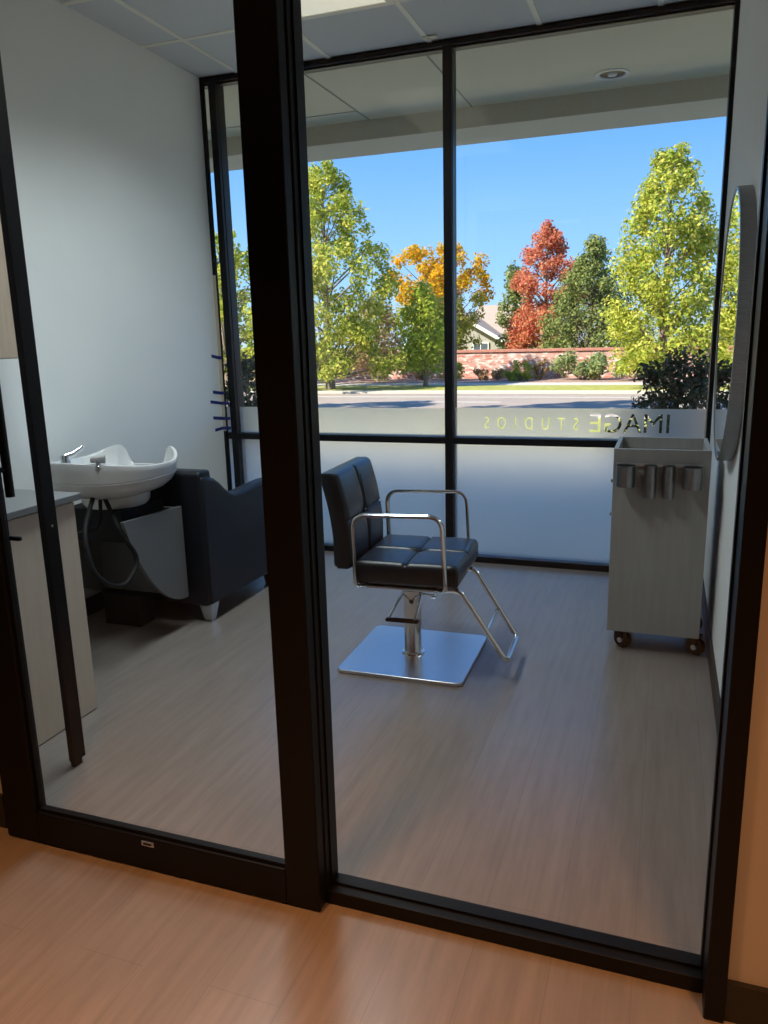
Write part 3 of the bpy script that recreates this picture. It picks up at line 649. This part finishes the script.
# hoses
bm = BM()
pts = rounded([(-2.50, 2.94, .79), (-2.36, 2.872, .62), (-2.325, 2.945, .485), (-2.325, 2.82, .395), (-2.34, 2.73, .42), (-2.37, 2.665, .50), (-2.42, 2.685, .67), (-2.51, 2.88, .80)], .09, 8)
tube(bm, pts, .011, 10)
tag(obj('spray_hose', bm, M_rubber, None, True, org=(-2.60, 2.95, .7)), 'black hose looping low under the white basin', 'hose')
bm = BM(); tube(bm, rounded([(-2.53, 2.95, .79), (-2.50, 2.90, .65), (-2.52, 2.78, .645), (-2.75, 2.73, .60), (-3.005, 2.74, .56)], .09, 8), .009, 10)
tag(obj('supply_hose', bm, M_rubber, None, True, org=(-2.6, 3.0, .7)), 'short black hose from the basin to the wall valve', 'hose')
VA = thing('wall_valve', 'small chrome valve on the left wall under the basin', 'valve', (XL, 2.74, .56))
bm = BM(); lathe(bm, [(.03, XL + .0005), (.03, XL + .006), (.012, XL + .01), (.012, XL + .05)], 18, 'X', (0, 2.74, .56)); obj('body', bm, M_chrome, VA, True)
bm = BM(); tube(bm, [(XL + .04, 2.74, .56), (XL + .04, 2.74, .60)], .007); box(bm, XL + .034, XL + .046, 2.715, 2.765, .60, .612, .003); obj('handle', bm, M_chrome, VA, True)
PB = bx('plumbing_box', (XL + .014, -2.80, 2.50, 2.72, .0, .40), M_whitem, None, .006); tag(PB, 'white plumbing box on the floor by the left wall under the basin', 'box')

# ------------------------------------------------------------------ blue tape strips on the left wall
tl = ['highest blue tape strip on the white wall beside the window', 'blue tape strip second from the top beside the window', 'long blue tape strip in the middle of the five by the window', 'blue tape strip second from the bottom beside the window', 'lowest blue tape strip just above the window mid rail']
for i, (ya, yb, za, zb) in enumerate(((4.80, 4.888, 1.400, 1.385), (4.785, 4.888, 1.149, 1.135), (4.745, 4.888, 1.083, 1.062), (4.765, 4.888, .968, .952), (4.78, 4.888, .878, .882))):
    bm = BM(); h_ = .011
    prism(bm, [(ya, za - h_), (yb, zb - h_), (yb, zb + h_), (ya, za + h_)], 'X', XL, XL + .0012)
    box(bm, XL, -2.985 if i in (0, 1) else -2.955, 4.8865, 4.8880, zb - h_, zb + h_)
    tag(obj('tape_strip', bm, M_blue, None, org=(XL, ya, za)), tl[i], 'tape', 'blue tape strips beside the window')

# ------------------------------------------------------------------ vegetation
def leaves(name, clusters, n, size, m, parent, seed, droop=0):
    rnd = random.Random(seed); vs = []; fs = []
    wo_ = Vector(parent['wo']) if parent is not None else Vector((0, 0, 0))
    tot = sum(c[1] ** 2 for c in clusters)
    for (c, r) in clusters:
        k = max(3, int(n * r * r / tot))
        for _ in range(k):
            while True:
                d = Vector((rnd.uniform(-1, 1), rnd.uniform(-1, 1), rnd.uniform(-1, 1)))
                if d.length < 1: break
            d = d * (.45 + .55 * d.length) if d.length > 0 else d
            p = c + d * r
            nrm = (d + Vector((rnd.gauss(0, .6), rnd.gauss(0, .6), rnd.gauss(.3, .6)))).normalized()
            u = nrm.orthogonal().normalized(); a = rnd.uniform(0, 2 * PI); w = nrm.cross(u)
            u2 = u * math.cos(a) + w * math.sin(a); w2 = nrm.cross(u2)
            s = size * rnd.uniform(.65, 1.3)
            b = len(vs)
            for q in (p - u2 * s * .5, p + w2 * s * .28 + nrm * s * .05, p + u2 * s * .5, p - w2 * s * .28 + nrm * s * .05): vs.append(tuple(q - wo_))
            fs.append((b, b + 1, b + 2, b + 3))
    me = bpy.data.meshes.new(name); me.from_pydata(vs, [], fs); me.materials.append(m)
    o = bpy.data.objects.new(name, me); col.objects.link(o); o.parent = parent
    return o
def tree(name, label, cat, base, H, prof, z0, ncl, nleaf, lsize, m, seed, tr=.12, group=None, crs=(.28, .55), m2=None):
    """prof(t) = crown radius at crown fraction t (0 bottom .. 1 top)"""
    rnd = random.Random(seed); bx_, by_ = base
    t = thing(name, label, cat, (bx_, by_, GZ), 0, group)
    cl = []; zc0 = GZ + z0; zc1 = GZ + H
    for i in range(ncl):
        f = (i + rnd.random()) / ncl
        R_ = prof(f); a = rnd.uniform(0, 2 * PI); rr = R_ * math.sqrt(rnd.uniform(.12, 1)) * .92
        cr = rnd.uniform(*crs) * (.55 + .45 * min(1, R_ / prof(.4)))
        cl.append((Vector((bx_ + rr * math.cos(a), by_ + rr * math.sin(a), zc0 + (zc1 - zc0 - cr * .6) * f)), cr))
    bm = BM(); top = GZ + H * .86
    tube(bm, [(bx_, by_, GZ), (bx_ + .03, by_, GZ + .3), (bx_ - .03, by_ + .03, (zc0 + top) / 2 * .6), (bx_, by_, top)], [tr * 1.35, tr, tr * .75, tr * .15], 10)
    for (c, r) in cl[::2]:
        zb_ = max(zc0 * .9 + .1 * GZ, c.z - (c - Vector((bx_, by_, c.z))).length * .8 - .2)
        zb_ = min(zb_, top - .1); rr = tr * .35 * (1 - (zb_ - GZ) / (H + .01)) + .008
        tube(bm, [(bx_, by_, zb_), tuple((Vector((bx_, by_, zb_)) + c) / 2 + Vector((0, 0, -.05))), tuple(c)], [rr, rr * .7, .006], 5)
    obj('trunk', bm, M_bark, t, True)
    if m2:
        up = [c for c in cl if c[0].z > zc0 + (zc1 - zc0) * m2[1]]; lo = [c for c in cl if c not in up]
        leaves('upper_foliage', up, int(nleaf * len(up) / len(cl)), lsize, m, t, seed + 1); lf = leaves('lower_foliage', lo, int(nleaf * len(lo) / len(cl)), lsize, m2[0], t, seed + 2)
    else: leaves('foliage', cl, nleaf, lsize, m, t, seed + 1)
    return t
def ovoid(R, low=.55, peak=.4, topr=.15):
    def f(t):
        if t < peak: return R * (low + (1 - low) * math.sin(PI / 2 * t / peak))
        return R * (topr + (1 - topr) * math.cos(PI / 2 * (t - peak) / (1 - peak)) ** .9)
    return f
def cone(R, low=.8, topr=.06):
    def f(t):
        if t < .15: return R * (low + (1 - low) * t / .15)
        return R * (topr + (1 - topr) * (1 - (t - .15) / .85) ** .85)
    return f
tree('yellow_green_tree', 'tall yellow green tree across the road at the left of the window', 'tree', (-10.45, 23.7), 7.05, ovoid(2.75, .9, .10, .10), .5, 150, 24000, .135, L_yg, 11, .14)
tree('yellow_green_tree', 'tallest yellow green tree, behind the dark hedge at right', 'tree', (-.12, 24.0), 6.55, ovoid(1.68, .95, .24, .18), .6, 130, 20000, .125, L_yg, 23, .13)
tree('yellow_green_tree', 'yellow green tree farthest left across the road, seen in the narrow panes', 'tree', (-15.6, 25.8), 5.6, ovoid(2.2, .85, .3, .25), .6, 90, 8500, .18, L_yg, 17, .12)
tree('orange_tree', 'orange and yellow autumn tree beyond the window mullion', 'tree', (-10.1, 36), 5.85, ovoid(2.85, .6, .6, .5), 1.2, 110, 14000, .17, L_or, 31, .16, m2=(L_yl, .45))
tree('green_tree', 'small fresh green tree before the orange tree', 'tree', (-7.55, 25), 3.4, ovoid(1.0, .7, .35, .2), .62, 50, 5200, .14, L_gr, 41, .07)
tree('pinkish_tree', 'small pinkish tan tree between the two green trees', 'tree', (-10.2, 27.6), 3.1, ovoid(1.05, .7, .4, .25), .45, 44, 3600, .14, L_pk, 47, .06)
tree('red_tree', 'bright red maple behind the brick wall', 'tree', (-5.2, 36), 6.45, ovoid(1.9, .8, .30, .05), .4, 130, 18000, .14, L_rd, 53, .14)
tree('evergreen_tree', 'dark green pine right of the red maple', 'tree', (-2.85, 31.9), 5.25, cone(2.55, .95, .06), .2, 200, 21000, .13, L_ev, 61, .14)
tree('evergreen_tree', 'dark evergreen peeking out left behind the red maple', 'tree', (-7.35, 40.5), 5.2, cone(1.1, .85, .3), .4, 40, 3400, .2, L_ev, 67, .12)
# trees on the near side, seen by the shade they throw on the road
tree('roadside_tree', 'leafy tree left of the building near the road', 'tree', (-12.1, 13.6), 6.6, ovoid(1.6, .7, .4, .3), 3.2, 40, 2600, .25, L_gr, 81, .14)
tree('roadside_tree', 'tall leafy tree beside the left end of the building', 'tree', (-10.4, 10.8), 10.6, ovoid(1.7, .7, .4, .3), 7.2, 46, 3000, .28, L_gr, 83, .2)
def shrub(name, label, x, y, rx, h, m, n, ls, seed, stem=.012, lo=.18, ncl=16, group=None, ry=None):
    rnd = random.Random(seed); t = thing(name, label, 'shrub', (x, y, GZ), 0, group); cl = []; ry = ry or rx * .8
    for i in range(ncl):
        a = rnd.uniform(0, 2 * PI); q = math.sqrt(rnd.random()); f = rnd.uniform(lo, 1)
        k = math.sqrt(max(.05, 1 - (f - .35) ** 2 * 1.6))
        cl.append((Vector((x + rx * q * k * math.cos(a), y + ry * q * k * math.sin(a), GZ + h * f * .88)), min(rx, h) * rnd.uniform(.22, .36)))
    bm = BM()
    for (c, r) in cl: tube(bm, [(x + rnd.uniform(-.1, .1) * rx, y + rnd.uniform(-.1, .1), GZ), tuple(((Vector((x, y, GZ)) + c) / 2) + Vector((rnd.uniform(-.03, .03), 0, .03))), tuple(c)], [stem, stem * .75, stem * .4], 5)
    obj('stems', bm, M_bark, t, True); leaves('foliage', cl, n, ls, m, t, seed + 1); return t
shrub('hedge_bush', 'dark leafy hedge bush close outside the right window pane', .13, 8.7, .56, 1.56, L_dk, 4200, .065, 91, .012, .25, 44, ry=.4)
shrub('hedge_bush', 'dark hedge bush outside, half hidden past the right window jamb', 1.42, 8.75, .54, 1.56, L_dk, 3800, .065, 92, .012, .25, 40, ry=.4)
shrub('hedge_bush', 'dark hedge bush close outside the narrow left pane', -4.95, 8.7, .54, 1.56, L_dk, 3800, .065, 93, .012, .25, 40, ry=.4)
shrub('round_shrub', 'bright green round shrub in front of the brick wall', -4.85, 27.6, .50, .68, L_sh, 900, .11, 101)
shrub('juniper_shrub', 'wide grey green juniper right of the round shrub', -2.75, 28.0, .95, 1.15, L_ju, 2200, .13, 102, ncl=24)
shrub('juniper_shrub', 'low juniper spreading near the hedge bush', -.9, 27.5, .75, .8, L_ju, 1000, .12, 103)
shrub('dry_shrub', 'small brown dry shrub at the left end of the bare brick wall', -6.35, 28.0, .34, .46, L_br, 420, .09, 104)
shrub('dry_shrub', 'small olive brown shrub between the dry one and the round one', -5.72, 28.0, .30, .42, L_br, 380, .09, 105)
shrub('dry_shrub', 'brown shrub in the shade beside the wide juniper', -4.25, 28.3, .30, .78, L_br, 600, .10, 106)
shrub('dry_shrub', 'reddish brown shrub below the pinkish tree', -8.65, 28.3, .36, .62, L_br, 520, .10, 107)
shrub('yellow_shrub', 'yellow green shrub left of the window mullion', -7.55, 28.2, .45, .75, L_sh, 700, .11, 108)

# ------------------------------------------------------------------ brick wall and house
BW = thing('brick_wall', 'weathered red brick garden wall across the road', 'wall', (-8, 29.4, GZ))
bx('wall_face', (-30, 14, 29.25, 29.55, GZ, .84), M_brick, BW)
bx('cap', (-30, 14, 29.2, 29.6, .84, .94), M_cap, BW, .01)
HO = thing('house', 'low house with brown shingle roof behind the brick wall', 'house', (-10.0, 46, GZ))
bm = BM(); prism(bm, [(-13.6, GZ), (-8.2, GZ), (-8.2, .9), (-10.9, 2.55), (-13.6, .9)], 'Y', 42.3, 52); obj('wall', bm, M_siding, HO)
def slope(bm, xa, za, xb, zb, ya, yb, th=.14):
    prism(bm, [(xa, za), (xb, zb), (xb, zb + th), (xa, za + th)], 'Y', ya, yb)
bm = BM(); slope(bm, -10.9, 2.62, -7.6, .72, 41.8, 52.4); slope(bm, -10.9, 2.62, -14.2, .72, 41.8, 52.4)
prism(bm, [(42.6, 1.0), (47, 3.2), (51.4, 1.0), (51.4, .85), (42.6, .85)], 'X', -10.8, -6.4)
obj('roof', bm, M_roof, HO)
bm = BM(); slope(bm, -10.9, 2.56, -7.55, .62, 41.72, 41.8, .2); slope(bm, -10.9, 2.56, -14.25, .62, 41.72, 41.8, .2); obj('fascia', bm, M_trimw, HO)
for wx in (-9.6, -11.6):
    bm = BM(); box(bm, wx - .45, wx + .45, 42.22, 42.3, .2, 1.1); wf = obj('window', bm, M_trimw, HO)
    bm = BM(); box(bm, wx - .38, wx - .03, 42.2, 42.24, .27, 1.03); box(bm, wx + .03, wx + .38, 42.2, 42.24, .27, 1.03); obj('pane', bm, M_pane, wf, org=(-10.0, 46, GZ))

# strip helper properties
for o in bpy.data.objects:
    if 'wo' in o: del o['wo']
